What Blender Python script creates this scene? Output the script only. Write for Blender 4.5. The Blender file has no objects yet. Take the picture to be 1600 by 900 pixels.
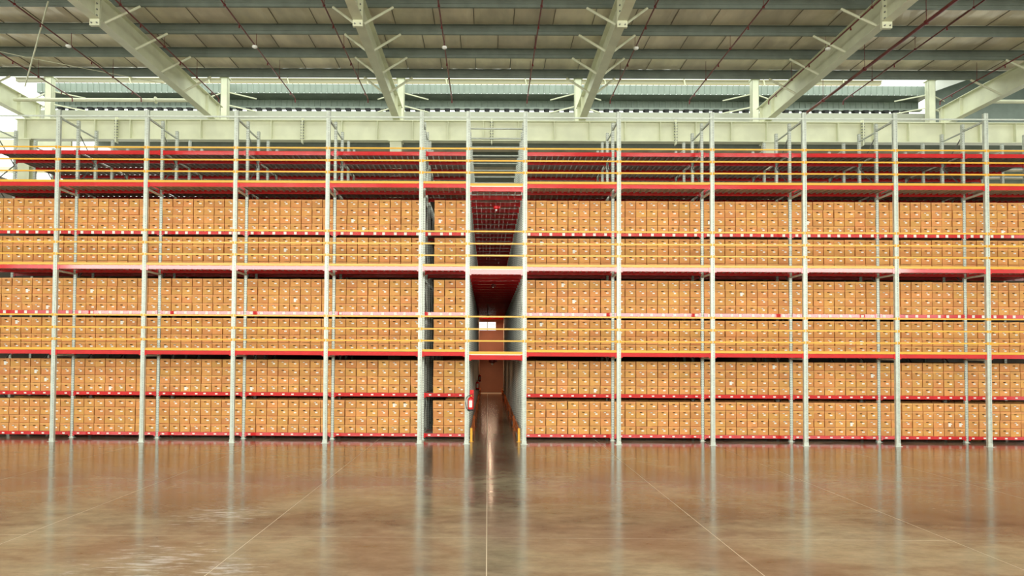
import bpy, math, random
from mathutils import Vector, Matrix
random.seed(7)
SC = bpy.context.scene
COL = SC.collection
PI = math.pi

# ------------------------------------------------------------------ camera, world, light, exposure
CAM_Z = 2.702
F = 1080.0
yaw, pit, rol = -0.0038, 0.0259, 0.0054
fw = Vector((math.sin(yaw)*math.cos(pit), math.cos(yaw)*math.cos(pit), math.sin(pit)))
rt0 = Vector((math.cos(yaw), -math.sin(yaw), 0)); up0 = rt0.cross(fw)
rt = rt0*math.cos(rol) + up0*math.sin(rol); up = -rt0*math.sin(rol) + up0*math.cos(rol)
cd = bpy.data.cameras.new('camera'); cam = bpy.data.objects.new('camera', cd); COL.objects.link(cam)
m = Matrix((rt, up, -fw)).transposed().to_4x4(); m.translation = Vector((0, 0, CAM_Z)); cam.matrix_world = m
cd.sensor_width = 36; cd.lens = 36*F/1600; cd.shift_x = (800-758)/1600; cd.shift_y = (525-450)/1600
cd.clip_end = 400
SC.camera = cam

w = bpy.data.worlds.new('world'); SC.world = w; w.use_nodes = True
bg = w.node_tree.nodes['Background']; bg.inputs[0].default_value = (0.93, 1.0, 0.93, 1); bg.inputs[1].default_value = 1.9
# daylight through the long clerestory opening in the front wall, behind the viewer
ld = bpy.data.lights.new('clerestory_daylight', 'AREA'); ld.shape = 'RECTANGLE'; ld.size = 70; ld.size_y = 6.6; ld.energy = 9000; ld.color = (1.0, .98, .90)
lo = bpy.data.objects.new('clerestory_daylight', ld); COL.objects.link(lo); lo.location = (0, -15.9, 8.8); lo.rotation_euler = (math.radians(90), 0, 0)
# unseen fill lights added under the hall roof, simulating skylights
for i, (sx, sy) in enumerate(((-12, 6), (0, 6), (12, 6), (-12, -4), (0, -4), (12, -4))):
    ld = bpy.data.lights.new('roof_fill', 'AREA'); ld.shape = 'RECTANGLE'; ld.size = 9; ld.size_y = 1.2
    ld.energy = 420; ld.color = (1.0, 0.97, 0.88)
    lo = bpy.data.objects.new('roof_fill', ld); COL.objects.link(lo); lo.location = (sx, sy, 13.2)
# warm lamps deep in the aisle, under the decks
for (ly, lz, le, lx, lw) in ((25, 2.40, 6, .04, 1.2), (31, 2.40, 8, .04, 1.2), (37, 2.40, 9, .04, 1.2), (46.5, 2.35, 22, 1.0, .4), (46.3, 4.95, 70, 1.0, .4)):
    ld = bpy.data.lights.new('aisle_lamp', 'AREA'); ld.shape = 'RECTANGLE'; ld.size = lx; ld.size_y = lw; ld.energy = le; ld.color = (1, .68, .45)
    lo = bpy.data.objects.new('aisle_lamp', ld); COL.objects.link(lo); lo.location = (.14, ly, lz)
# unseen fill light added under the second span to brighten its roof and racks
ld = bpy.data.lights.new('roof_fill', 'AREA'); ld.shape = 'RECTANGLE'; ld.size = 34; ld.size_y = 1.0; ld.energy = 380; ld.color = (1.0, .98, .9)
lo = bpy.data.objects.new('roof_fill', ld); COL.objects.link(lo); lo.location = (4, 36.5, 13.1)
SC.view_settings.view_transform = 'Standard'; SC.view_settings.look = 'None'
SC.view_settings.gamma = 1; SC.view_settings.use_curve_mapping = False
SC.view_settings.exposure = 0.32

# ------------------------------------------------------------------ materials
def mat(name, col, rough=.5, metal=0., noise=0., scale=8., coat=0., spec=.5, bump=0., rnd=None, rv=0., col2=None, stretch=None, det=4):
    M = bpy.data.materials.new(name); M.use_nodes = True
    nt = M.node_tree; b = nt.nodes['Principled BSDF']; L = nt.links
    b.inputs['Base Color'].default_value = (*col, 1); b.inputs['Roughness'].default_value = rough
    b.inputs['Metallic'].default_value = metal; b.inputs['Coat Weight'].default_value = coat
    b.inputs['Coat Roughness'].default_value = .15
    b.inputs['Specular IOR Level'].default_value = spec
    out = None
    if noise or bump or col2:
        g = nt.nodes.new('ShaderNodeNewGeometry'); mp = nt.nodes.new('ShaderNodeMapping'); L.new(g.outputs['Position'], mp.inputs[0])
        if stretch: mp.inputs['Scale'].default_value = stretch
        n = nt.nodes.new('ShaderNodeTexNoise'); n.inputs['Scale'].default_value = scale; n.inputs['Detail'].default_value = det
        L.new(mp.outputs[0], n.inputs['Vector'])
        mx = nt.nodes.new('ShaderNodeMix'); mx.data_type = 'RGBA'
        c2 = col2 or tuple(c*(1-noise) for c in col)
        cr = nt.nodes.new('ShaderNodeMapRange'); cr.inputs[1].default_value = .35; cr.inputs[2].default_value = .65
        L.new(n.outputs['Fac'], cr.inputs[0]); L.new(cr.outputs[0], mx.inputs[0])
        mx.inputs[6].default_value = (*col, 1); mx.inputs[7].default_value = (*c2, 1)
        out = mx.outputs[2]; L.new(out, b.inputs['Base Color'])
        if bump:
            bp = nt.nodes.new('ShaderNodeBump'); bp.inputs['Strength'].default_value = bump; bp.inputs['Distance'].default_value = .02
            L.new(n.outputs['Fac'], bp.inputs['Height']); L.new(bp.outputs[0], b.inputs['Normal'])
    if rnd:
        if rnd == 'object': r = nt.nodes.new('ShaderNodeObjectInfo').outputs['Random']
        else: r = nt.nodes.new('ShaderNodeNewGeometry').outputs['Random Per Island']
        hs = nt.nodes.new('ShaderNodeHueSaturation')
        a = nt.nodes.new('ShaderNodeMapRange'); a.inputs[3].default_value = 1-rv; a.inputs[4].default_value = 1+rv*.7
        L.new(r, a.inputs[0]); L.new(a.outputs[0], hs.inputs['Value'])
        fr = nt.nodes.new('ShaderNodeMath'); fr.operation = 'MULTIPLY'; fr.inputs[1].default_value = 7.31; L.new(r, fr.inputs[0])
        f2 = nt.nodes.new('ShaderNodeMath'); f2.operation = 'FRACT'; L.new(fr.outputs[0], f2.inputs[0])
        h = nt.nodes.new('ShaderNodeMapRange'); h.inputs[3].default_value = .488; h.inputs[4].default_value = .508
        L.new(f2.outputs[0], h.inputs[0]); L.new(h.outputs[0], hs.inputs['Hue'])
        if out: L.new(out, hs.inputs['Color'])
        else: hs.inputs['Color'].default_value = (*col, 1)
        L.new(hs.outputs[0], b.inputs['Base Color'])
    return M

M_red = mat('red_paint', (.74, .011, .016), .5, noise=.12, scale=3, coat=.9, spec=.25)
for _n in M_red.node_tree.nodes:
    if _n.type == 'BSDF_PRINCIPLED': _n.inputs['Coat Roughness'].default_value = .08; _n.inputs['Coat IOR'].default_value = 1.75
M_yel = mat('yellow_paint', (.95, .50, .035), .4, noise=.1, scale=4, coat=.3)
M_galv = mat('galvanised_steel', (.68, .74, .66), .42, .25, noise=.14, scale=9)
M_cream = mat('cream_steel_paint', (.69, .70, .50), .5, noise=.12, scale=1.6)
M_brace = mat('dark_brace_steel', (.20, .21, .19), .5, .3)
M_purl = mat('grey_green_purlin', (.20, .24, .20), .5, .2, noise=.2, scale=2)
M_foil = mat('insulation_foil', (.86, .77, .56), .38, .2, noise=.3, scale=1.2, bump=.5, stretch=(1, .35, 1), rnd='object', rv=.12)
M_seam = mat('panel_seam', (.24, .21, .16), .7)
M_vent = mat('tan_vent_paint', (.42, .40, .28), .6)
M_gut = mat('gutter_paint', (.42, .43, .33), .55)
M_sheet = mat('green_grey_sheet', (.34, .40, .34), .5, .1, noise=.12, scale=2)
M_dark = mat('dark_gap', (.03, .03, .03), .8)
M_plank = mat('deck_plank_steel', (.58, .56, .51), .4, .25, noise=.2, scale=4)
M_cart = mat('cardboard', (.76, .365, .105), .75, noise=.08, scale=6, rnd='object', rv=.13)
M_carts = mat('cardboard_stack', (.76, .365, .105), .75, noise=.08, scale=6, rnd='island', rv=.13)
M_lid = mat('cardboard_lid', (.84, .43, .145), .75, noise=.08, scale=6, rnd='object', rv=.12)
M_lids = mat('cardboard_lid_stack', (.84, .43, .145), .75, noise=.08, scale=6, rnd='island', rv=.12)
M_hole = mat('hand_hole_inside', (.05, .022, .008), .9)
M_white = mat('white_paper_label', (.90, .90, .84), .6)
M_ink = mat('printed_stripe', (.28, .13, .055), .7)
M_inkr = mat('red_printed_stripe', (.55, .10, .03), .7)
M_pipe = mat('red_pipe_paint', (.13, .005, .006), .4, coat=.2)
M_ext = mat('extinguisher_red', (.75, .01, .015), .25, coat=.5)
M_blk = mat('black_rubber', (.02, .02, .022), .5)
M_orange = mat('orange_barrier_paint', (.80, .20, .02), .4, noise=.1)
M_wall = mat('terracotta_wall', (.42, .20, .13), .6, noise=.15, scale=.8)
M_hall = mat('hall_wall_sheet', (.45, .42, .36), .6, noise=.1, scale=.5)
M_glass = mat('beacon_lens', (.6, .01, .01), .15, coat=.6)
M_winpane = mat('louvre_blade_metal', (.75, .80, .82), .35, .2)
M_joint = mat('joint_filler', (.66, .58, .45), .6)

def floor_mat():
    M = bpy.data.materials.new('polished_concrete'); M.use_nodes = True
    nt = M.node_tree; L = nt.links; b = nt.nodes['Principled BSDF']
    N = nt.nodes.new
    g = N('ShaderNodeNewGeometry'); mp = N('ShaderNodeMapping'); L.new(g.outputs['Position'], mp.inputs[0]); mp.inputs['Scale'].default_value = (.6, .75, 1)
    n1 = N('ShaderNodeTexNoise'); n1.inputs['Scale'].default_value = .42; n1.inputs['Detail'].default_value = 7; n1.inputs['Roughness'].default_value = .58; n1.inputs['Distortion'].default_value = .6
    L.new(mp.outputs[0], n1.inputs[0])
    r = N('ShaderNodeValToRGB'); L.new(n1.outputs[0], r.inputs[0])
    e = r.color_ramp.elements; e[0].position = .30; e[0].color = (.165, .112, .078, 1); e[1].position = .72; e[1].color = (.34, .335, .235, 1)
    x = e.new(.44); x.color = (.210, .158, .110, 1); x = e.new(.56); x.color = (.275, .238, .163, 1)
    # fine mottling, stretched along X like trowel marks
    m2 = N('ShaderNodeMapping'); L.new(g.outputs['Position'], m2.inputs[0]); m2.inputs['Scale'].default_value = (.9, 1.7, 1)
    n2 = N('ShaderNodeTexNoise'); n2.inputs['Scale'].default_value = 1.7; n2.inputs['Detail'].default_value = 8; n2.inputs['Roughness'].default_value = .74; L.new(m2.outputs[0], n2.inputs[0])
    mr = N('ShaderNodeMapRange'); mr.inputs[1].default_value = .3; mr.inputs[2].default_value = .7; mr.inputs[3].default_value = .60; mr.inputs[4].default_value = 1.32; L.new(n2.outputs[0], mr.inputs[0])
    mu = N('ShaderNodeMix'); mu.data_type = 'RGBA'; mu.blend_type = 'MULTIPLY'; mu.inputs[0].default_value = 1
    L.new(r.outputs[0], mu.inputs[6]); L.new(mr.outputs[0], mu.inputs[7])
    col = mu.outputs[2]
    # whitish scuffs: sparse streaks everywhere, plus three worn patches of their own
    n3 = N('ShaderNodeTexNoise'); m3 = N('ShaderNodeMapping'); L.new(g.outputs['Position'], m3.inputs[0]); m3.inputs['Scale'].default_value = (1.2, 6, 1); m3.inputs['Rotation'].default_value = (0, 0, .2)
    n3.inputs['Scale'].default_value = 2.2; n3.inputs['Detail'].default_value = 6; n3.inputs['Roughness'].default_value = .7; L.new(m3.outputs[0], n3.inputs[0])
    sparse = N('ShaderNodeMapRange'); sparse.inputs[1].default_value = .70; sparse.inputs[2].default_value = .78; sparse.inputs[4].default_value = .5; L.new(n3.outputs[0], sparse.inputs[0])
    tot = sparse.outputs[0]
    for (cx, cy, rad) in ((-4.4, 11.6, 1.1), (-4.3, 9.0, 1.1), (-3.3, 8.7, .7)):
        v = N('ShaderNodeVectorMath'); v.operation = 'DISTANCE'; v.inputs[1].default_value = (cx, cy, 0); L.new(g.outputs['Position'], v.inputs[0])
        q = N('ShaderNodeMapRange'); q.inputs[1].default_value = rad; q.inputs[2].default_value = 0; q.inputs[3].default_value = 0; q.inputs[4].default_value = .16; L.new(v.outputs['Value'], q.inputs[0])
        s = N('ShaderNodeMath'); s.operation = 'ADD'; L.new(n3.outputs[0], s.inputs[0]); L.new(q.outputs[0], s.inputs[1])
        t = N('ShaderNodeMapRange'); t.inputs[1].default_value = .60; t.inputs[2].default_value = .72; t.inputs[4].default_value = .65; L.new(s.outputs[0], t.inputs[0])
        k = N('ShaderNodeMath'); k.operation = 'LESS_THAN'; k.inputs[1].default_value = rad; L.new(v.outputs['Value'], k.inputs[0])
        kk = N('ShaderNodeMath'); kk.operation = 'MULTIPLY'; L.new(k.outputs[0], kk.inputs[0]); L.new(t.outputs[0], kk.inputs[1])
        mxx = N('ShaderNodeMath'); mxx.operation = 'MAXIMUM'; L.new(tot, mxx.inputs[0]); L.new(kk.outputs[0], mxx.inputs[1]); tot = mxx.outputs[0]
    mw = N('ShaderNodeMix'); mw.data_type = 'RGBA'; L.new(tot, mw.inputs[0]); L.new(col, mw.inputs[6]); mw.inputs[7].default_value = (.60, .62, .62, 1)
    L.new(mw.outputs[2], b.inputs['Base Color'])
    rr = N('ShaderNodeMapRange'); rr.inputs[1].default_value = .3; rr.inputs[2].default_value = .7; rr.inputs[3].default_value = .09; rr.inputs[4].default_value = .22; L.new(n2.outputs[0], rr.inputs[0])
    L.new(rr.outputs[0], b.inputs['Roughness'])
    b.inputs['Specular IOR Level'].default_value = .5
    bp = N('ShaderNodeBump'); bp.inputs['Strength'].default_value = .06; bp.inputs['Distance'].default_value = .02; L.new(n1.outputs[0], bp.inputs['Height']); L.new(bp.outputs[0], b.inputs['Normal'])
    return M
M_floor = floor_mat()

# ------------------------------------------------------------------ mesh helpers
class MB:
    def __init__(s): s.v = []; s.f = []; s.mi = []; s.m = 0
    def quad(s, a, b, c, d):
        i = len(s.v); s.v += [a, b, c, d]; s.f.append((i, i+1, i+2, i+3)); s.mi.append(s.m); return s
    def box(s, x0, x1, y0, y1, z0, z1):
        i = len(s.v)
        s.v += [(x0,y0,z0),(x1,y0,z0),(x1,y1,z0),(x0,y1,z0),(x0,y0,z1),(x1,y0,z1),(x1,y1,z1),(x0,y1,z1)]
        for q in ((0,3,2,1),(4,5,6,7),(0,1,5,4),(1,2,6,5),(2,3,7,6),(3,0,4,7)): s.f.append(tuple(i+k for k in q)); s.mi.append(s.m)
        return s
    def bar(s, a, b, wd, ht):
        a = Vector(a); b = Vector(b); d = (b-a).normalized()
        u = d.cross(Vector((0,0,1)));
        if u.length < 1e-3: u = Vector((1,0,0))
        u.normalize(); v = u.cross(d).normalized()
        i = len(s.v)
        for p in (a, b):
            for (su, sv) in ((-1,-1),(1,-1),(1,1),(-1,1)): s.v.append(tuple(p+u*su*wd/2+v*sv*ht/2))
        for q in ((0,3,2,1),(4,5,6,7),(0,1,5,4),(1,2,6,5),(2,3,7,6),(3,0,4,7)): s.f.append(tuple(i+k for k in q)); s.mi.append(s.m)
        return s
    def tube(s, pts, r, n=8, cap=True):
        pts = [Vector(p) for p in pts]; i0 = len(s.v); rs = r if isinstance(r, (list, tuple)) else [r]*len(pts)
        for j, p in enumerate(pts):
            d = (pts[min(j+1, len(pts)-1)]-pts[max(j-1, 0)]).normalized()
            u = d.cross(Vector((0,0,1)))
            if u.length < 1e-3: u = Vector((1,0,0))
            u.normalize(); v = d.cross(u)
            for k in range(n):
                a = 2*PI*k/n; s.v.append(tuple(p+(u*math.cos(a)+v*math.sin(a))*rs[j]))
        for j in range(len(pts)-1):
            for k in range(n):
                a = i0+j*n+k; b = i0+j*n+(k+1) % n; s.f.append((a, b, b+n, a+n)); s.mi.append(s.m)
        if cap:
            s.f.append(tuple(i0+k for k in range(n))[::-1]); s.mi.append(s.m)
            s.f.append(tuple(i0+(len(pts)-1)*n+k for k in range(n))); s.mi.append(s.m)
        return s
    def mesh(s, name, mats):
        me = bpy.data.meshes.new(name); me.from_pydata(s.v, [], s.f)
        if not isinstance(mats, (list, tuple)): mats = [mats]
        for q in mats: me.materials.append(q)
        if len(mats) > 1: me.polygons.foreach_set('material_index', s.mi)
        me.update(); return me
def ob(name, me, parent=None, loc=None, rot=None):
    o = bpy.data.objects.new(name, me); COL.objects.link(o)
    if parent: o.parent = parent
    if loc: o.location = loc
    if rot: o.rotation_euler = rot
    return o
def part(name, mb, mt, parent, loc=None, rot=None): return ob(name, mb.mesh(name, mt), parent, loc, rot)
def tag(o, label=None, cat=None, group=None, kind=None):
    if label: o['label'] = label
    if cat: o['category'] = cat
    if group: o['group'] = group
    if kind: o['kind'] = kind
    return o
def thing(name, loc, label, cat, group=None): return tag(ob(name, None, None, loc), label, cat, group)
def flat_shade_smooth(o):
    for p in o.data.polygons: p.use_smooth = True

ORD = ['first', 'second', 'third', 'fourth', 'fifth', 'sixth', 'seventh', 'eighth', 'ninth', 'tenth']

# ------------------------------------------------------------------ main dimensions
D = 20.8
PX = [-15.76, -13.072, -10.379, -7.661, -4.867, -2.035, -.62, 1.107, 3.937, 6.755, 9.534, 12.280, 15.017, 17.75]
ROW = [D+1.0*k for k in range(0, 28)]            # front posts, then one line of uprights every metre
YEND = 48.8
ZT = 10.05
BAYN = ['fifth wide bay left of aisle', 'fourth wide bay left of aisle', 'third wide bay left of aisle', 'second wide bay left of aisle',
        'first wide bay left of aisle', 'narrow bay left of aisle', 'aisle', 'first bay right of aisle', 'second bay right of aisle',
        'third bay right of aisle', 'fourth bay right of aisle', 'fifth bay right of aisle', 'sixth bay right of aisle']
def postname(i):
    if i <= 6: return ['beyond the left edge', 'leftmost in view', 'second from left', 'third from left', 'fourth from left', 'left of the narrow bay', 'at left edge of aisle'][i]
    return ['at right edge of aisle', 'first right of the aisle pair', 'second right of the aisle pair', 'third right of the aisle pair', 'fourth right of the aisle pair', 'rightmost in view', 'at far right'][i-7]

# ------------------------------------------------------------------ floor
fl = ob('floor', MB().box(-45, 45, -16, 50, -.3, -.0015).mesh('floor', M_joint)); fl['kind'] = 'structure'
xs = [k*3.41 for k in range(-7, 8)]; ys = [14.82+4.58*k for k in range(-7, 8)]
slab_me = MB().box(.0065, 3.4035, .005, 4.575, -.2, 0).mesh('floor_slab', M_floor)
for a in xs[:-1]:
    for b in ys[:-1]:
        ob('floor_slab', slab_me, fl, (a, b, 0))
for (x0, x1, y0, y1) in ((-45, xs[0], -16, 50), (xs[-1], 45, -16, 50), (xs[0], xs[-1], -16, ys[0])):
    ob('floor_slab', MB().box(x0+.006, x1-.006, y0, y1, -.2, 0).mesh('floor_slab', M_floor), fl)

# ------------------------------------------------------------------ walls
def holed_wall(name, x0, x1, y, t, z0, z1, holes, mt):
    b = MB(); hs = sorted(holes); cx = x0
    for (a, c, d, e) in hs:
        b.box(cx, a, y, y+t, z0, z1); b.box(a, c, y, y+t, z0, d); b.box(a, c, y, y+t, e, z1); cx = c
    b.box(cx, x1, y, y+t, z0, z1)
    o = ob(name, b.mesh(name, mt)); o['kind'] = 'structure'; return o
holed_wall('wall_back', -18, 26, YEND, .3, 0, 13.3, [(-.66, .60, 4.38, 4.98)], M_wall)
part('wall_panel', MB().box(-22.0, -18, YEND, YEND+.3, 0, 9.3), M_wall, bpy.data.objects['wall_back'])
# louvred window high on the end wall of the aisle
wn = thing('window_1', (-.03, YEND, 4.38), None, None); wn['kind'] = 'structure'
for (a, b_, c, d) in ((-.63, -.59, 0, .6), (.59, .63, 0, .6), (-.02, .02, 0, .6)): part('window_mullion', MB().box(a, b_, -.02, .05, c, d), M_cream, wn)
lou = MB().box(-.63, .63, -.01, .05, -.006, .006).mesh('louvre_blade', M_winpane)
for k in range(8): ob('louvre_blade', lou, wn, (0, 0, .04+k*.075), (.5, 0, 0))
o = ob('light_blocker_left', MB().box(-17.6, -17.3, 21.5, YEND, 0, 8.9).mesh('light_blocker_left', M_hall)); o['kind'] = 'structure'  # unseen screen added to keep sky and side light out of the racking
o = ob('light_blocker_right', MB().box(19.2, 19.5, 21.5, YEND, 0, 8.9).mesh('light_blocker_right', M_hall)); o['kind'] = 'structure'  # matching unseen screen, added to stop light leaking in from the right
# the hall's own wall behind the viewer with its long open clerestory
holed_wall('wall_front', -45, 45, -16.3, .3, 0, 14.2, [(-40, 40, 5.2, 12.4)], M_hall)

# ------------------------------------------------------------------ roof of the hall: sheet, purlins, insulation panels
ZB, ZP = 13.45, 13.75                                   # purlin underside / panel underside
PUR = [26.62-1.82*k for k in range(0, 24)]
ce = ob('ceiling', MB().box(-45, 45, -16, 26.70, 13.86, 13.92).mesh('ceiling', M_sheet)); ce['kind'] = 'structure'
def purlin_mb(L, y):
    b = MB(); b.box(-L, L, -.004, .004, 0, .30); b.box(-L, L, 0, .075, -.004, .004); b.box(-L, L, -.075, 0, .296, .304)
    b.box(-L, L, -.022, -.004, .10, .125); b.box(-L, L, .070, .076, 0, .025)
    return b
pme = purlin_mb(45, 0).mesh('purlin', M_purl)
for y in PUR: ob('purlin', pme, ce, (0, y, ZB))
def panel_me(n):
    b = MB(); nx, ny = 6, 4; W = 1.30; Ln = 1.80; rs = random.Random(n)
    V = {}
    for i in range(nx+1):
        for j in range(ny+1):
            sag = -.05*math.sin(PI*j/ny)*(.6+.6*rs.random()) if 0 < i < nx else 0
            V[i, j] = (i*W/nx, j*Ln/ny, sag+rs.uniform(-.006, .006))
    for i in range(nx):
        for j in range(ny): b.quad(V[i, j], V[i, j+1], V[i+1, j+1], V[i+1, j])
    b.quad((0,0,0),(0,0,.02),(0,Ln,.02),(0,Ln,0)); b.quad((W,0,0),(W,Ln,0),(W,Ln,.02),(W,0,.02))
    b.m = 1; b.box(W-.004, W+.012, 0, Ln, -.018, .01)
    return b.mesh('insulation_panel', [M_foil, M_seam])
pans = [panel_me(n) for n in range(5)]
for r in range(1, 7):
    for k in range(31):
        o = ob('insulation_panel', pans[(k*3+r*2) % 5], ce, (-20.8+1.32*k+(.5 if r % 2 else 0), PUR[r]+.01, ZP+.03))
sb = MB(); sb.box(-45, 45, -16, PUR[6], 13.80, 13.83); part('insulation_sheet', sb, M_foil, ce)

# second span of roof beyond the gap
c2 = ob('ceiling_second_span', MB().box(-20.0, 45, 32.2, 49.2, 13.42, 13.48).mesh('ceiling_second_span', M_foil)); c2['kind'] = 'structure'
pm2 = MB(); pm2.box(-20.0, 45, -.03, .03, -.28, 0); pm2.box(-20.0, 45, -.09, .09, -.29, -.275)
pm2 = pm2.mesh('purlin', M_purl)
for k in range(10): ob('purlin', pm2, c2, (0, 33+1.75*k, 13.42))
# beam lines of the second span
for k in range(3):
    ob('purlin', MB().box(-34, -20.1, -.06, .06, -.3, 0).mesh('purlin', M_cream), c2, (0, 33+4.2*k, 12.9-.2*k))

# ------------------------------------------------------------------ clerestory wall band between the two spans
def corr(name, x0, x1, y, z0, z1, pitch, mt, dep=.035):
    b = MB(); n = int((x1-x0)/pitch)
    for k in range(n):
        a = x0+k*pitch; c = a+pitch
        b.quad((a, y, z0), (a+pitch*.76, y, z0), (a+pitch*.76, y, z1), (a, y, z1))
        b.quad((a+pitch*.76, y, z0), (a+pitch*.82, y-dep, z0), (a+pitch*.82, y-dep, z1), (a+pitch*.76, y, z1))
        b.quad((a+pitch*.82, y-dep, z0), (a+pitch*.94, y-dep, z0), (a+pitch*.94, y-dep, z1), (a+pitch*.82, y-dep, z1))
        b.quad((a+pitch*.94, y-dep, z0), (c, y, z0), (c, y, z1), (a+pitch*.94, y-dep, z1))
    return b
wu = ob('wall_clerestory', MB().box(-20.6, 20.0, 31.95, 32.0, 13.30, 13.94).mesh('wall_clerestory', M_sheet)); wu['kind'] = 'structure'
part('upper_sheet', corr('s', -20.6, 20.0, 31.1, 14.52, 14.93, .26, M_sheet), M_sheet, wu)
part('soffit_sheet', MB().box(-20.6, 20.0, 31.1, 31.95, 14.50, 14.52), M_purl, wu)
part('lower_sheet', corr('s', -20.6, 20.0, 31.92, 14.12, 14.50, .26, M_sheet), M_sheet, wu)
part('girt', MB().box(-20.6, 20.0, 31.70, 31.90, 14.03, 14.12), M_sheet, wu)
part('gutter', MB().box(-20.6, 20.0, 31.4, 31.6, 13.15, 13.79), M_gut, wu)
clip = MB().box(-.09, .09, -.12, .12, 0, .17).box(-.15, -.07, -.12, .12, .10, .17).mesh('sheet_clip', M_dark)
for k in range(87): ob('sheet_clip', clip, wu, (-20.3+k*.46, 31.75, 13.86))
bm = MB(); bm.box(-24, 19.8, 34.6, 34.8, 16.40, 16.54); bm.box(-24, 19.8, 34.5, 34.9, 16.54, 16.57); part('vent_beam', bm, M_vent, wu)
for k in range(10):
    part('vent_strut', MB().bar((-18+4*k, 34.55, 15.75), (-18.25+4*k, 34.5, 16.9), .05, .05), M_cream, wu)
# darker sheeting closing the last bay on the right
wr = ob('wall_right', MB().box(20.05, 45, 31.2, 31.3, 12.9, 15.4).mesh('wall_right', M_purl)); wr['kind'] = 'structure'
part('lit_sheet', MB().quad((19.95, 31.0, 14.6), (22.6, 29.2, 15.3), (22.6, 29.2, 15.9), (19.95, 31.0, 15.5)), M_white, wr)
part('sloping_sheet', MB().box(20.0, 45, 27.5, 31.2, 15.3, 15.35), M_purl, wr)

# ------------------------------------------------------------------ building steel
def ibeam_y(y0, y1, z0, z1, wf=.26, tf=.022, tw=.014):
    b = MB(); b.box(-tw/2, tw/2, y0, y1, z0+tf, z1-tf); b.box(-wf/2, wf/2, y0, y1, z0, z0+tf); b.box(-wf/2, wf/2, y0, y1, z1-tf, z1); return b
RX = [-19.6, -11.77, -3.92, 3.95, 11.80, 19.6]
RNAME = ['at far left edge', 'second from left', 'left of the aisle', 'right of the aisle', 'second from right', 'at far right edge']
RZ0 = 12.62
rbeam = ibeam_y(-15.9, 29.9, 0, 13.43-RZ0, .30).mesh('beam', M_cream)
fb = MB().tube([(.13, -.42, .03), (.93, .10, .80)], .040, 8).mesh('fly_brace', M_cream)
stf = MB().box(-.13, .13, -.008, .008, .03, .78).mesh('stiffener', M_cream)
spl = MB().box(-.15, .15, -.05, -.01, -.19, .83).box(-.15, .15, .01, .05, -.19, .83)
spl = spl.mesh('splice_plate', M_cream)
boltm = MB().tube([(0, -.03, 0), (0, .03, 0)], .022, 6).mesh('bolt', M_brace)
for i, x in enumerate(RX):
    t = thing('roof_rafter', (x, 0, RZ0), 'cream steel roof rafter with paired fly braces, '+RNAME[i], 'roof beam', 'roof rafters')
    ob('beam', rbeam, t)
    for y in PUR[:7]:
        for s in (1, -1):
            o = ob('fly_brace', fb, t, (0, y-.12, 0)); o.scale = (s, 1, 1)
    for y in (28.4, 29.6): ob('stiffener', stf, t, (0, y, 0))
    sp = ob('splice_plate', spl, t, (0, 20.35, 0))
    for (bx, bz) in ((-.08, -.12), (.08, -.12), (-.08, .10), (.08, .10), (-.08, .28), (.08, .28), (-.08, .46), (.08, .46), (-.08, .64), (.08, .64)):
        ob('bolt', boltm, sp, (bx, -.06, bz))
# stub columns above the girder with their outriggers
sc = MB(); sc.box(-.15, .15, -.012, .012, 0, 2.35); sc.box(-.15, -.13, -.14, .14, 0, 2.35); sc.box(.13, .15, -.14, .14, 0, 2.35); sc.box(-.15, .15, -.14, -.12, 0, 2.35)
sc = sc.mesh('column', M_cream)
og = MB()
arm = MB().bar((.12, .1, 0), (1.15, .75, -.05), .05, .05).mesh('outrigger', M_cream)
for i, x in enumerate(RX):
    t = thing('stub_column', (x, 30.5, 12.56), 'cream stub column carrying the clerestory, behind the rafter '+RNAME[i], 'column', 'stub columns')
    ob('column', sc, t)
    for z in (1.78, 1.20):
        for s in (1, -1):
            o = ob('outrigger', arm, t, (0, 0, z)); o.scale = (s, 1, 1)
    part('cap_plate', MB().box(-.2, .2, -.2, .2, 2.35, 2.38), M_cream, t)
# jack girder
G0, G1 = 11.66, 12.52
gt = thing('jack_girder', (0, 29.0, G0), 'long cream plate girder with stiffeners above the racking', 'girder')
gb = MB(); H = G1-G0
gb.box(-20.0, 26, -.008, .008, .03, H-.03); gb.box(-20.0, 26, -.18, .18, 0, .03); gb.box(-20.0, 26, -.18, .18, H-.03, H)
part('girder_plates', gb, M_cream, gt)
st = MB().box(-.01, .01, -.17, -.008, .03, H-.03).mesh('stiffener', M_cream)
for k in range(30):
    x = -19.6+1.49*k
    if min(abs(x-q) for q in (-15.7, -7.85, 0.1, 7.85, 15.7)) > .25: ob('stiffener', st, gt, (x, 0, 0))
jp = MB().box(-.02, .02, -.22, -.008, -.14, H+.10).mesh('splice_plate', M_cream)
bo = MB()
for z in range(7):
    bo.box(-.07, .07, -.19, -.15, .04+z*.12, .075+z*.12)
bo = bo.mesh('bolt_row', M_brace)
for x in (-15.7, -7.85, .12, 7.85, 15.7, 23.5):
    o = ob('splice_plate', jp, gt, (x, 0, 0)); ob('bolt_row', bo, o)
# main columns
mc = MB(); mc.box(-.24, .24, -.16, -.14, 0, G0-.02); mc.box(-.24, .24, .14, .16, 0, G0-.02); mc.box(-.008, .008, -.14, .14, 0, G0-.02)
mc.box(-.3, .3, -.25, .25, G0-.045, G0-.02); mc.box(-.3, .3, -.25, .25, 0, .03)
for z in (9.2, 10.5): mc.box(-.24, .24, -.14, .14, z, z+.02)
mc = mc.mesh('main_column', M_cream)
for (x, nm) in ((-19.6, 'near the bright opening at far left'), (-3.92, 'left of the narrow bay, behind red shelves'), (11.8, 'right of the aisle, behind red shelves')):
    tag(ob('main_column', mc, None, (x, 29.0, 0)), 'tall cream steel column under the girder, '+nm, 'column', 'main columns')
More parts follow.
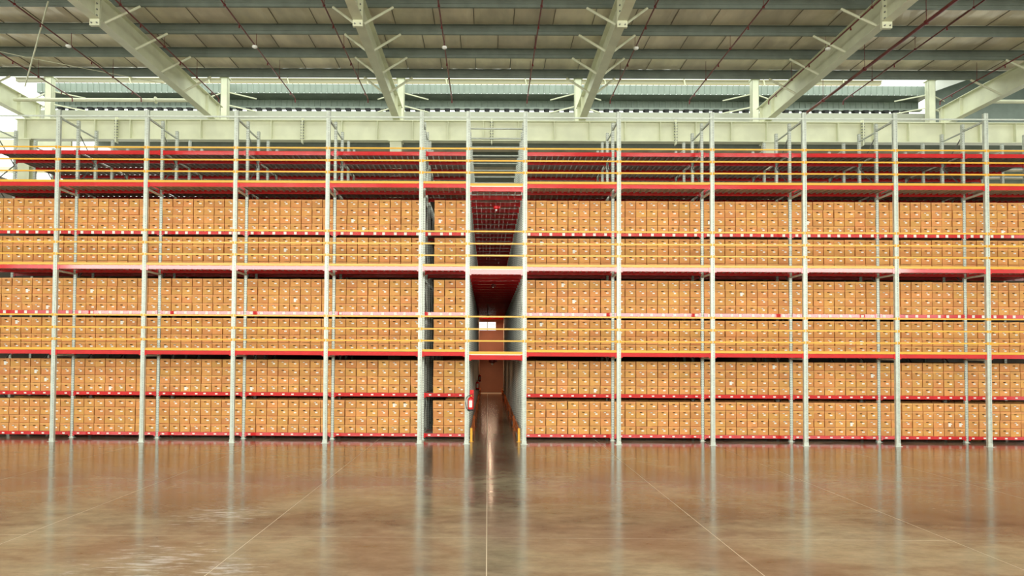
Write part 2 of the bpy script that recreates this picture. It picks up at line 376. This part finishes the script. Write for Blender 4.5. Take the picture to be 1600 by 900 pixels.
# tie tube and rods at left
tt = MB().tube([(-19.4, 27.9, 12.98), (-11.95, 27.9, 12.98)], .075, 10)
for x in (-13.6,): tt.tube([(x-.02, 27.9, 12.98), (x+.02, 27.9, 12.98)], .14, 10)
o = ob('strut_tube', tt.mesh('strut_tube', M_cream)); tag(o, 'cream round strut tube spanning between the two leftmost rafters', 'tube')
o = ob('strut_tube', MB().tube([(19.8, 27.6, 12.95), (27.2, 27.6, 12.95)], .075, 10).mesh('strut_tube', M_cream)); tag(o, 'cream round strut tube right of the rightmost rafter', 'tube')
o = ob('tie_rod', MB().tube([(-13.55, 20.9, 13.44), (-16.72, 24.6, 12.25)], .024, 6).mesh('tie_rod', M_cream)); tag(o, 'thin cream hanging rod crossing the purlins at far left', 'rod')
o = ob('bracing_cable', MB().tube([(-19.3, 22.8, 13.35), (-16.5, 24.2, 13.15), (-12.2, 27.2, 13.25)], .012, 6).mesh('bracing_cable', M_cream)); tag(o, 'thin slack bracing cable sloping toward the second rafter', 'cable')
# side bracing lines seen at the bright opening, left
o = ob('side_beam', MB().box(-34, -20.05, 29.9, 30.1, 12.05, 12.3).mesh('side_beam', M_cream)); tag(o, 'cream beam across the bright opening at far left', 'beam')

# sprinkler pipes
SP = [-16.9, -14.1, -10.95, -7.85, -4.9, -1.5, 1.54, 4.9, 8.1, 11.3, 14.3, 18.2]
cap_y = 22.85
hang = MB().tube([(0, 0, .02), (0, 0, .68)], .008, 5).box(-.035, .035, -.015, .015, -.035, .03).mesh('pipe_hanger', M_pipe)
noz = MB().tube([(0, 0, -.10), (0, 0, 0)], [.03, .012], 6).mesh('sprinkler_head', M_pipe)
det = MB().tube([(0, 0, -.10), (0, 0, -.075), (0, 0, -.03), (0, 0, 0)], [.05, .085, .085, .04], 14).mesh('smoke_detector', M_white)
for i, x in enumerate(SP):
    t = thing('sprinkler_pipe', (x, 0, 13.0), 'thin dark red sprinkler pipe under the roof, %s from left%s' % ((ORD+['eleventh', 'last'])[i], ', with white disc' if i % 2 == 1 and i < 10 else ''), 'pipe', 'thin sprinkler pipes')
    pts = [(0, -10, 0), (0, 27.6, 0), (.0, 27.7, -.02), (0, 27.72, -.16)]
    part('pipe', MB().tube(pts, .024, 8), M_pipe, t)
    for y in (20.2, 23.0, 25.6): ob('pipe_hanger', hang, t, (0, y, 0))
    for y in (21.4, 24.2, 27.0): ob('sprinkler_head', noz, t, (0, y, -.015))
    if i % 2 == 1 and i < 10: tag(ob('detector_disc', det, t, (0, cap_y, -.01)), 'white round detector')
t = thing('sprinkler_main', (13.15, 0, 12.75), 'thick dark red sprinkler main running above the third right bay', 'pipe')
part('pipe', MB().tube([(0, -10, 0), (0, 28.5, 0), (0, 28.6, -.1)], .055, 10), M_pipe, t)
for y in (20.6, 24.0, 27.0): part('pipe_hanger', MB().tube([(0, y, .05), (0, y, .9)], .01, 5).tube([(0, y-.02, 0), (0, y+.02, 0)], .075, 10), M_pipe, t)

# ------------------------------------------------------------------ racking: uprights
def strips(b, P, uw, holes, hw, pitch, hh, H, z0=0):
    """wall of width uw (P(u,z) -> point) with columns of slots centred at `holes`."""
    e = [-uw/2]
    for c in holes: e += [c-hw/2, c+hw/2]
    e.append(uw/2)
    for k in range(0, len(e)-1):
        a, c = e[k], e[k+1]
        if k % 2 == 0: b.quad(P(a, z0), P(c, z0), P(c, H), P(a, H))
        else:
            z = z0
            while z < H-.001:
                zz = min(z+pitch-hh, H); b.quad(P(a, z), P(c, z), P(c, zz), P(a, zz)); z += pitch
def post_mb(wd, dp, H, cols, hw, pitch, hh, sidecols=True):
    b = MB()
    strips(b, lambda u, z: (u, -dp/2, z), wd, cols, hw, pitch, hh, H)
    for s in (-1, 1):
        strips(b, lambda u, z, s=s: (s*wd/2, s*u, z), dp, [0.0] if sidecols else [], hw, pitch, hh, H)
        b.quad((s*wd/2, dp/2, 0), (s*wd*.22, dp/2, 0), (s*wd*.22, dp/2, H), (s*wd/2, dp/2, H))
    b.box(-wd/2, wd/2, -dp/2, dp/2, H, H+.004)
    # added dark backing sheet, stands in for the shade behind the slots
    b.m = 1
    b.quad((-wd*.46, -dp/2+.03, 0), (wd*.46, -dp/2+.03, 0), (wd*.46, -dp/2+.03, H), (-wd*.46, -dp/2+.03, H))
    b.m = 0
    return b
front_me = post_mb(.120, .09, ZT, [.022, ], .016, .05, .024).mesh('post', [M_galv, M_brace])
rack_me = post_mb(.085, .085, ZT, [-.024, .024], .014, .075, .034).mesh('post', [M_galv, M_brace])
foot_me = MB().box(-.11, .11, -.08, .08, 0, .008).box(-.07, .07, -.055, -.045, 0, .10).mesh('foot_plate', M_galv)
foot2_me = MB().box(-.08, .08, -.07, .07, 0, .008).box(-.06, -.048, -.05, .05, 0, .09).mesh('foot_plate', M_galv)
ribm = MB().box(-.045, -.030, -.052, -.045, 0, ZT).box(.048, .060, -.052, -.045, 0, ZT).mesh('edge_rib', M_galv)
tiearm = MB().box(-.025, .025, .05, .95, -.025, .025).mesh('tie_arm', M_galv)
for i, x in enumerate(PX):
    t = thing('front_post', (x, ROW[0], 0), 'tall perforated galvanised post at the walkway edge, '+postname(i), 'post', 'walkway edge posts')
    ob('post', front_me, t); ob('foot_plate', foot_me, t); ob('edge_rib', ribm, t)
    # ties from this post back to the racking under each deck and at the top
    for z in (2.60, 5.16, 7.66, 9.83): ob('tie_arm', tiearm, t, (0, 0, z))
horiz = {}
def frame(i, k, extra=''):
    t = thing('upright_frame', (PX[i], ROW[k], 0), 'galvanised rack frame %s, %s' % (('in %s line back' % extra) if extra else 'at shelving front', postname(i)), 'rack frame', 'rack frames')
    for d in (0, 1): ob('post', rack_me, t, (0, d, 0)); ob('foot_plate', foot2_me, t, (0, d, 0))
    ob('diagonal_brace', diag_me, t); ob('cross_tie', tie_me, t)
    return t
dg = MB(); z = .3; s = 0
while z < 9.6:
    dg.bar((0, .04 if s == 0 else .96, z), (0, .96 if s == 0 else .04, z+.78), .02, .03); z += .78; s ^= 1
diag_me = dg.mesh('diagonal_brace', M_brace)
tm = MB()
for z in (.25, 2.4, 5.0, 7.5, 9.8): tm.box(-.018, .018, .04, .96, z-.02, z+.02)
tie_me = tm.mesh('cross_tie', M_galv)
for i in range(len(PX)):
    frame(i, 1); frame(i, 3, 'the second')
for k in range(5, 27, 2):
    word = {5: 'third', 7: 'fourth', 9: 'fifth', 11: 'sixth', 13: 'seventh', 15: 'eighth', 17: 'ninth', 19: 'tenth', 21: 'eleventh', 23: 'twelfth', 25: 'thirteenth'}[k]
    for i in ((5, 6, 7) if k <= 9 else (6, 7)): frame(i, k, 'the '+word)

# ------------------------------------------------------------------ decks, shelves, rails
DECK = [2.757, 5.329, 7.842]
SHELF = [.197, 1.460, 2.757, 4.006, 5.329, 6.531, 7.862, 9.100]
DNAME = ['lowest walkway', 'middle walkway', 'top walkway']
SNAME = ['lowest shelf', 'second shelf', 'third shelf', 'fourth shelf', 'fifth shelf', 'sixth shelf', 'empty seventh shelf', 'topmost empty shelf']
def beam_mb(x0, x1, y, z0, z1, dp=.05):
    b = MB(); b.box(x0, x1, y-dp/2, y+dp/2, z0+.008, z1-.008)
    b.box(x0, x1, y-dp/2+.006, y+dp/2, z0, z1)                     # rolled edges
    b.box(x0, x0+.05, y-dp/2-.010, y-dp/2, z0-.03, z1+.012); b.box(x1-.05, x1, y-dp/2-.010, y-dp/2, z0-.03, z1+.012)   # end connectors
    return b
def planks(x0, x1, y0, y1, zt, pitch=.178, gap=.022, dep=.05):
    b = MB(); n = max(1, int((x1-x0)/pitch)); p = (x1-x0)/n
    for k in range(n):
        a = x0+k*p+gap/2; c = x0+(k+1)*p-gap/2
        b.box(a, c, y0, y1, zt-.006, zt); b.box(a, a+.012, y0, y1, zt-dep, zt-.006); b.box(c-.012, c, y0, y1, zt-dep, zt-.006)
    return b
LBL = ['at far left'] 
for bi in range(13):
    x0, x1 = PX[bi]+.062, PX[bi+1]-.062
    ais = bi == 6
    where = 'across the aisle mouth' if ais else BAYN[bi]
    cx = (x0+x1)/2; hw_ = (x1-x0)/2
    for li, zt in enumerate(DECK):
        off = -.09 if ais else 0
        t = thing('walkway_deck', (cx, ROW[0], zt+off), '%s deck, yellow toe board, %s' % (DNAME[li], where), 'walkway', 'walkway decks')
        zb = -.118
        b = beam_mb(-hw_, hw_, 0, zb-(.02 if ais else 0), -.004, .06); part('front_beam', b, M_red, t)
        part('toe_board', MB().box(-hw_, hw_, -.030, -.022, .012, .075+(.03 if ais else 0)).box(-hw_, hw_, -.030, .01, .004, .012), M_yel, t)
        if ais: part('edge_strip', MB().box(-hw_, hw_, -.036, -.031, -.002, .026), M_white, t)['label'] = 'white edge strip'
        pl = part('deck_plank', planks(-hw_+.02, hw_-.02, .03, .92, .004 if not ais else .0), M_plank, t); pl['kind'] = 'stuff'
        # guard rails
        t = thing('guard_rail', (cx, ROW[0], zt), 'yellow three-bar guard rail on the %s %s' % (DNAME[li], where), 'guard rail', 'yellow guard rails')
        for dz in (.333, .690, 1.062):
            b = MB().box(-hw_-.02, hw_+.02, -.075, -.055, dz-.022, dz+.022); b.box(-hw_-.05, -hw_+.01, -.055, -.047, dz-.04, dz+.04); b.box(hw_-.01, hw_+.05, -.055, -.047, dz-.04, dz+.04)
            part('rail', b, M_yel, t)
    # top tie rail
    t = tag(ob('top_rail', MB().box(-hw_-.06, hw_+.06, -.075, -.05, -.022, .022).mesh('top_rail', M_galv), None, (cx, ROW[0], 9.85)), 'thin galvanised rail joining post tops %s' % where, 'rail', 'top tie rails')
    if ais: continue
    x0, x1 = PX[bi]+.045, PX[bi+1]-.045; cx = (x0+x1)/2; hw_ = (x1-x0)/2
    npl = 8 if bi != 5 else 4
    for si, zt in enumerate(SHELF):
        t = thing('rack_shelf', (cx, ROW[1], zt), 'red %s %s%s' % (SNAME[si], where, ', white location plates' if si in (0, 1, 3, 5) else ''), 'shelf', 'red rack shelves')
        hh = {0: .10, 1: .112, 3: .105, 5: .095, 7: .122}.get(si, .125)
        fbm = part('front_beam', beam_mb(-hw_, hw_, -.03, -hh, 0, .05), M_red, t)
        if si < 7: part('rear_beam', beam_mb(-hw_, hw_, 1.0, -hh, 0, .05), M_red, t)
        if si in (0, 1, 3, 5):
            pw, ph = ((.075, .042) if si in (0, 1) else (.085, .085)); zc = -hh/2
            pm = MB().box(-pw/2, pw/2, -.062, -.0555, zc-ph/2, zc+ph/2).mesh('location_plate', M_white)
            for k in range(npl):
                ob('location_plate', pm, fbm, (-hw_+(k+.5)*2*hw_/npl+random.uniform(-.04, .04), 0, random.uniform(-.004, .004)))
        if si >= 6: pk = part('deck_plank', planks(-hw_, hw_, .0, .96, .01), M_plank, t); pk['kind'] = 'stuff'
        else: part('shelf_board', MB().box(-hw_, hw_, .0, .96, -.03, -.002), M_plank, t)
    # deeper rows: top empty shelf of each row, walkway level beyond
    for k in (2, 3, 4):
        t = thing('rack_shelf', (cx, ROW[k], 9.10), 'red topmost empty shelf %s, %s row back' % (where, ORD[k-1]), 'shelf', 'red rack shelves')
        part('front_beam', beam_mb(-hw_, hw_, .0, -.122, 0, .05), M_red, t)
        pk = part('deck_plank', planks(-hw_, hw_, .03, .97, .01), M_plank, t); pk['kind'] = 'stuff'
    for k in (3,):
        t = thing('rack_shelf', (cx, ROW[k], 8.45), 'red lower empty shelf %s, %s row back' % (where, ORD[k-1]), 'shelf', 'red rack shelves')
        part('front_beam', beam_mb(-hw_, hw_, .0, -.122, 0, .05), M_red, t)
        pk = part('deck_plank', planks(-hw_, hw_, .03, .97, .01), M_plank, t); pk['kind'] = 'stuff'
# unseen opaque decks added both sides of the aisle to keep the block dark
for bi in range(13):
    if bi == 6: continue
    a, b_ = PX[bi]+.06, PX[bi+1]-.06; h = (b_-a)/2
    t = thing('blocking_decking', ((a+b_)/2, 0, 0), 'added light-blocking decking deep behind the cartons, '+BAYN[bi], 'decking', 'light-blocking decking')
    for zt in SHELF[1:7]:
        for (y0, y1) in ((ROW[2]+.1, 28.5), (29.5, YEND-.1)): part('deck_sheet', MB().box(-h, h, y0, y1, zt-.05, zt-.02), M_plank, t)

# aisle ceiling beams: one under each deck at every row
bl = (PX[7]-PX[6])/2-.05; acx = (PX[6]+PX[7])/2
AB = beam_mb(-bl, bl, 0, -.13, 0, .05).mesh('cross_beam', M_red)
for li, zt in enumerate((DECK[0]-.10, DECK[1]-.09, DECK[2]-.11)):
    t = thing('aisle_ceiling', (acx, ROW[1], zt), ['edge-on lowest deck', 'solid dark red middle deck', 'slatted top deck with dark red cross beams'][li]+' running back over the aisle', 'deck', 'decks over the aisle')
    for k in range(0, 27): ob('cross_beam', AB, t, (0, k*1.0, -.01))
    if li == 1: part('red_soffit', MB().box(-bl, bl, 0, 26.9, -.005, .004), M_red, t)
    elif li == 0: part('deck_sheet', MB().box(-bl, bl, 0, 26.9, -.005, .004), M_plank, t)
    else:
        pk = MB()
        for k in range(27):
            for j in range(10):
                if k < 12 or True:
                    a = -bl+j*2*bl/10; pk.box(a+.006, a+2*bl/10-.006, k+.05, k+.99, .004, .012)
        part('deck_plank', pk, M_plank, t)['kind'] = 'stuff'
# galvanised ties across the aisle at the post tops
tmz = MB().box(-bl-.02, bl+.02, -.025, .025, -.02, .02).mesh('cross_tie_bar', M_galv)
for k in range(1, 14):
    tag(ob('cross_tie_bar', tmz, None, (acx, ROW[k], 9.86)), 'galvanised tie bar high across the aisle, %s behind the front rail' % (ORD+['eleventh', 'twelfth', 'thirteenth'])[k-1], 'tie bar', 'high tie bars over the aisle')

# ------------------------------------------------------------------ cartons
CH = .2575; CD = .40
def carton_parts(w, seed):
    rs = random.Random(seed); h = CH-.007; lid = .048; w2 = w/2-.0115
    hx = rs.uniform(-.05, -.02)+.02; hz = h-.062; hwid, hht = .042, .013
    body = MB(); z1 = h-lid; y = 0.0
    # front face with a real recess
    def F_(a, b, c, d): body.quad((a, y, c), (b, y, c), (b, y, d), (a, y, d))
    ztop = h-.002
    body.quad((-w2, y, 0), (-w2, CD, 0), (w2, CD, 0), (w2, y, 0))
    body.quad((-w2, CD, 0), (-w2, CD, z1), (w2, CD, z1), (w2, CD, 0)); body.quad((-w2, y, 0), (-w2, y, z1), (-w2, CD, z1), (-w2, CD, 0)); body.quad((w2, y, 0), (w2, CD, 0), (w2, CD, z1), (w2, y, z1))
    zl, zh = hz-hht-.014, hz+hht-.014
    F_(-w2, w2, 0, zl); F_(-w2, hx-hwid, zl, zh); F_(hx+hwid, w2, zl, zh); F_(-w2, w2, zh, z1+.0)
    body.quad((-w2, y, z1), (w2, y, z1), (w2, CD, z1), (-w2, CD, z1))
    lidm = MB(); o = .004
    lidm.box(-w2-o, w2+o, -o, CD+o, h-lid, h)
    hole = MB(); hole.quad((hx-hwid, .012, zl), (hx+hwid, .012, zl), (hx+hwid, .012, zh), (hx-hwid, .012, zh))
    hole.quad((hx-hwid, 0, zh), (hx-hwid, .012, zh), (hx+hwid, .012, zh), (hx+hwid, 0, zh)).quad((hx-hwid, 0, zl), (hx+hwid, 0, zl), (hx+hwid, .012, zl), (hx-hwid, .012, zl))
    lx = rs.uniform(.035, .065); lz = h*.47+rs.uniform(-.008, .008); lw = rs.uniform(.030, .040); lh = rs.uniform(.015, .021)
    lab = MB(); lab.box(lx-lw, lx+lw, -.003, 0, lz-lh, lz+lh)
    if seed > 100: lab.box(-.03, .045, -.005, -.003, h*.18, h*.62)
    if rs.random() < .45: lab.box(hx-.035, hx+.03, -.003, 0, hz-hht-.014, hz+hht*.3-.014)
    st = MB(); a = rs.choice((-.02, -.14, -.09)); st.box(a, w2-.012, -.002, 0, .004, .013)
    return body, lidm, hole, lab, st
VAR = {}
def variants(w):
    key = round(w, 3)
    if key not in VAR:
        L_ = []
        for s in range(8):
            b, l, h, la, st = carton_parts(w, s*17+3)
            L_.append((b.mesh('carton', M_cart), l.mesh('lid', M_lid), h.mesh('hand_hole', M_hole), la.mesh('label_sticker', M_white), st.mesh('printed_stripe', [M_ink, M_inkr][s % 2])))
        VAR[key] = L_
    return VAR[key]
slots = []
BAYX = {}
for bi in range(13):
    if bi == 6: continue
    a, b_ = PX[bi]+.046, PX[bi+1]-.046; n = 8
    if bi == 5: a = -1.715; n = 3; b_ = a+.345*3
    wv = (b_-a)/n
    for si in range(6):
        for r in range(4):
            for c in range(n):
                slots.append((bi, si, r, c, n, a+(c+.5)*wv, wv))
def vis(s):
    bi, si, r, c, n, x, wv = s
    if si in (2, 4) and r == 0: return False
    return abs(x/21.7) < .70
cand = sorted([s for s in slots if vis(s)], key=lambda s: math.hypot(s[5], D+1, SHELF[s[1]]+s[2]*CH+.13-CAM_Z))
indiv = set(id(s) for s in cand[:300])
RN = ['bottom', 'second', 'third', 'top']
big = MB(); nst = 0
SM = [M_carts, M_lids, M_hole, M_white, M_ink, M_inkr]
cache = {}
for s in slots:
    bi, si, r, c, n, x, wv = s
    rs = random.Random(hash((bi, si, r, c)) & 0xffff)
    z = SHELF[si]+.001+r*CH
    if si >= 2: z += .0
    dy = ROW[1]-.045+rs.uniform(0, .022); ang = rs.uniform(-.03, .03); dx = rs.uniform(-.006, .006)
    v = rs.randrange(6) if rs.random() > .018 else rs.choice((6, 7)); tl = rs.uniform(-.008, .008) if rs.random() < .8 else rs.uniform(-.022, .022)
    if r == 3: tl *= 1.6
    z += abs(tl)*wv*.5
    if id(s) in indiv:
        me = variants(wv)[v]
        colw = ORD[c] if n == 8 else ORD[c]
        lab = 'brown lidded carton, %s row, %s column, %s, %s' % (RN[r], colw, SNAME[si], BAYN[bi])
        o = tag(ob('carton', me[0], None, (x+dx, dy, z), (0, tl, ang)), lab, 'carton', 'brown cartons on the lower shelves near the aisle')
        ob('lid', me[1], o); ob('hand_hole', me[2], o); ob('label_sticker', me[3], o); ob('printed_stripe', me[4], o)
    else:
        key = (round(wv, 3), v)
        if key not in cache: cache[key] = carton_parts(wv, v*17+3)
        P = cache[key]; ca, sa = math.cos(ang), math.sin(ang)
        lift = 0
        for pi_, pb in enumerate(P):
            i0 = len(big.v)
            for (vx, vy, vz) in pb.v: big.v.append((x+dx+vx*ca-vy*sa, dy+vx*sa+vy*ca, z+vz-vx*tl))
            mi = pi_ if pi_ < 4 else 4+(v % 2)
            for f in pb.f: big.f.append(tuple(i0+k for k in f)); big.mi.append(mi)
o = ob('carton_stacks', big.mesh('carton_stacks', SM)); tag(o, 'brown cartons filling the remaining outer and upper shelves', 'cartons', None, 'stuff')
# cartons on the inner rows whose ends line the aisle
inn = MB()
for k in range(2, 27):
    for (xe, s) in ((PX[6]-.08, -1), (PX[7]+.08, 1)):
        for si in range(6):
            for r in range(4):
                for c in (0, 1):
                    x = xe+s*(.17+.345*c); z = SHELF[si]+r*CH
                    if c == 1 and k > 6: continue
                    jx = random.uniform(-.01, .01); y = ROW[k]+.08+random.uniform(-.01, .01)
                    inn.box(x-.165+jx, x+.165+jx, y, y+.42, z+.001, z+CH-.05); inn.box(x-.17+jx, x+.17+jx, y-.004, y+.424, z+CH-.049, z+CH-.005)
                    if c == 0: inn.box(x-.165+jx, x+.165+jx, y+.44, y+.84, z+.001, z+CH-.005)
for k in (2, 4):  # full-width rows added behind the front cartons to darken the gaps above them
    for bi in range(13):
        if bi in (5, 6): continue
        a, b_ = PX[bi]+.05, PX[bi+1]-.05; wv = (b_-a)/8
        for si in range(6):
            for r in range(4):
                for c in range(8):
                    if (bi == 7 and c < 2): continue
                    x = a+(c+.5)*wv; z = SHELF[si]+r*CH; y = ROW[k]+.1+random.uniform(-.01, .01)
                    inn.box(x-wv/2+.008, x+wv/2-.008, y, y+.42, z+.001, z+CH-.006)
o = ob('inner_carton_stacks', inn.mesh('inner_carton_stacks', M_carts)); tag(o, 'brown cartons lining both sides of the aisle, plus added unseen rows behind the front', 'cartons', None, 'stuff')

# ------------------------------------------------------------------ aisle barriers
def barrier(x, y, L, label, first):
    t = thing('floor_barrier', (x, y, 0), label, 'barrier', 'orange barriers along the aisle')
    mt = M_yel if first else M_orange
    for j, d in enumerate((0, L)):
        mm = M_yel if (first and j == 0) else M_orange
        part('barrier_post', MB().box(-.035, .035, -.035, .035, .006, .42).box(-.07, .07, -.06, .06, 0, .008), mm, t, (0, d, 0))
    part('barrier_rail', MB().box(-.02, .02, .036, L-.036, .33, .41), M_orange, t)
    part('barrier_rail', MB().box(-.02, .02, .036, L-.036, .14, .20), M_orange, t)
for k in range(6):
    y = ROW[0]+.55+4.3*k
    barrier(PX[6]+.13, y, 3.2, 'low orange barrier, left side of the aisle, %s from the front%s' % (ORD[k], ', yellow post' if k == 0 else ''), k == 0)
    barrier(PX[7]-.13, y, 3.2, 'low orange barrier, right side of the aisle, %s from the front%s' % (ORD[k], ', yellow post' if k == 0 else ''), k == 0)

# ------------------------------------------------------------------ fire extinguishers
def extinguisher(x, y, z, label):
    t = thing('fire_extinguisher', (x, y, z), label, 'fire extinguisher')
    R_ = .085
    o = part('cylinder', MB().tube([(0,0,0),(0,0,.015),(0,0,.03),(0,0,.32),(0,0,.36),(0,0,.385),(0,0,.40)], [.06,.08,R_,R_,.07,.04,.025], 20), M_ext, t); flat_shade_smooth(o)
    part('base_ring', MB().tube([(0,0,-.02),(0,0,.03)], R_+.003, 20), M_blk, t)
    lb = MB()
    for k in range(6):
        a0 = -PI/2-.55+1.1*k/6; a1 = -PI/2-.55+1.1*(k+1)/6; r = R_+.003
        lb.quad((r*math.cos(a0), r*math.sin(a0), .09), (r*math.cos(a1), r*math.sin(a1), .09), (r*math.cos(a1), r*math.sin(a1), .29), (r*math.cos(a0), r*math.sin(a0), .29))
    part('paper_label', lb, M_white, t)
    part('valve', MB().tube([(0,0,.40),(0,0,.45)], .022, 10), M_blk, t)
    part('lever', MB().bar((-.03,0,.45),(.09,0,.49), .02, .012).bar((-.03,0,.44),(.08,0,.44), .02, .012), M_blk, t)
    part('hose', MB().tube([(-.02,0,.43),(-.09,-.01,.42),(-.14,-.02,.34),(-.155,-.02,.22),(-.13,-.03,.08),(-.08,-.05,.0),(-.02,-.10,-.01)], .011, 8), M_blk, t)
    part('gauge', MB().tube([(.02,-.03,.43),(.02,-.045,.43)], .02, 12), M_yel, t)
    return t
ex = extinguisher(PX[6]+.12, ROW[0]-.10, 1.02, 'red fire extinguisher with white label hung on the left front aisle post')
part('backing_plate', MB().box(-.03, .09, .088, .096, .05, .60), M_ext, ex)
ex = extinguisher(PX[6]+.13, 34.0, .95, 'dark red fire extinguisher half way back on the aisle left side')
part('wall_bracket', MB().box(-.13, -.085, -.02, .02, .2, .24), M_blk, ex)
ex = extinguisher(PX[6]+.13, 43.0, 1.0, 'small far fire extinguisher near the end of the aisle, left side')
part('wall_bracket', MB().box(-.13, -.085, -.02, .02, .2, .24), M_blk, ex)
part('sign_board', MB().box(-.13, -.11, -.1, .1, .55, .85), M_ext, ex)

# ------------------------------------------------------------------ hanging beacons over the aisle
def beacon(x, y, ztop, drop, label, lens, s=1.0):
    t = thing('hanging_beacon', (x, y, ztop), label, 'beacon')
    part('stem', MB().tube([(0,0,0),(0,0,-drop)], .012, 8), M_pipe, t)
    o = part('housing', MB().tube([(0,0,-drop),(0,0,-drop-.01),(0,0,-drop-.035*s),(0,0,-drop-.10*s),(0,0,-drop-.12*s)], [.03*s,.09*s,.10*s,.095*s,.05*s], 18), lens, t); flat_shade_smooth(o)
    o = part('bulb', MB().tube([(0,0,-drop-.12*s),(0,0,-drop-.15*s),(0,0,-drop-.18*s)], [.03*s,.035*s,.012*s], 12), M_white, t)
    part('side_box', MB().box(.06*s,.14*s,-.03,.03,-drop-.09*s,-drop-.02*s), lens, t)
beacon(.25, 21.95, 7.61, .18, 'bright red round beacon hanging under the top deck over the aisle', M_ext, .95)
beacon(.17, 23.5, 5.11, .04, 'small dark red beacon hanging under the middle deck over the aisle', M_pipe, .7)
beacon(.16, 24.3, 2.52, .0, 'dark red beacon hanging under the lowest deck over the aisle', M_pipe, 1.2)
beacon(.0, 33.5, 5.11, .5, 'small far dark beacon seen against the louvred window', M_pipe, .9)
# pale bundle lying on the deck at upper left
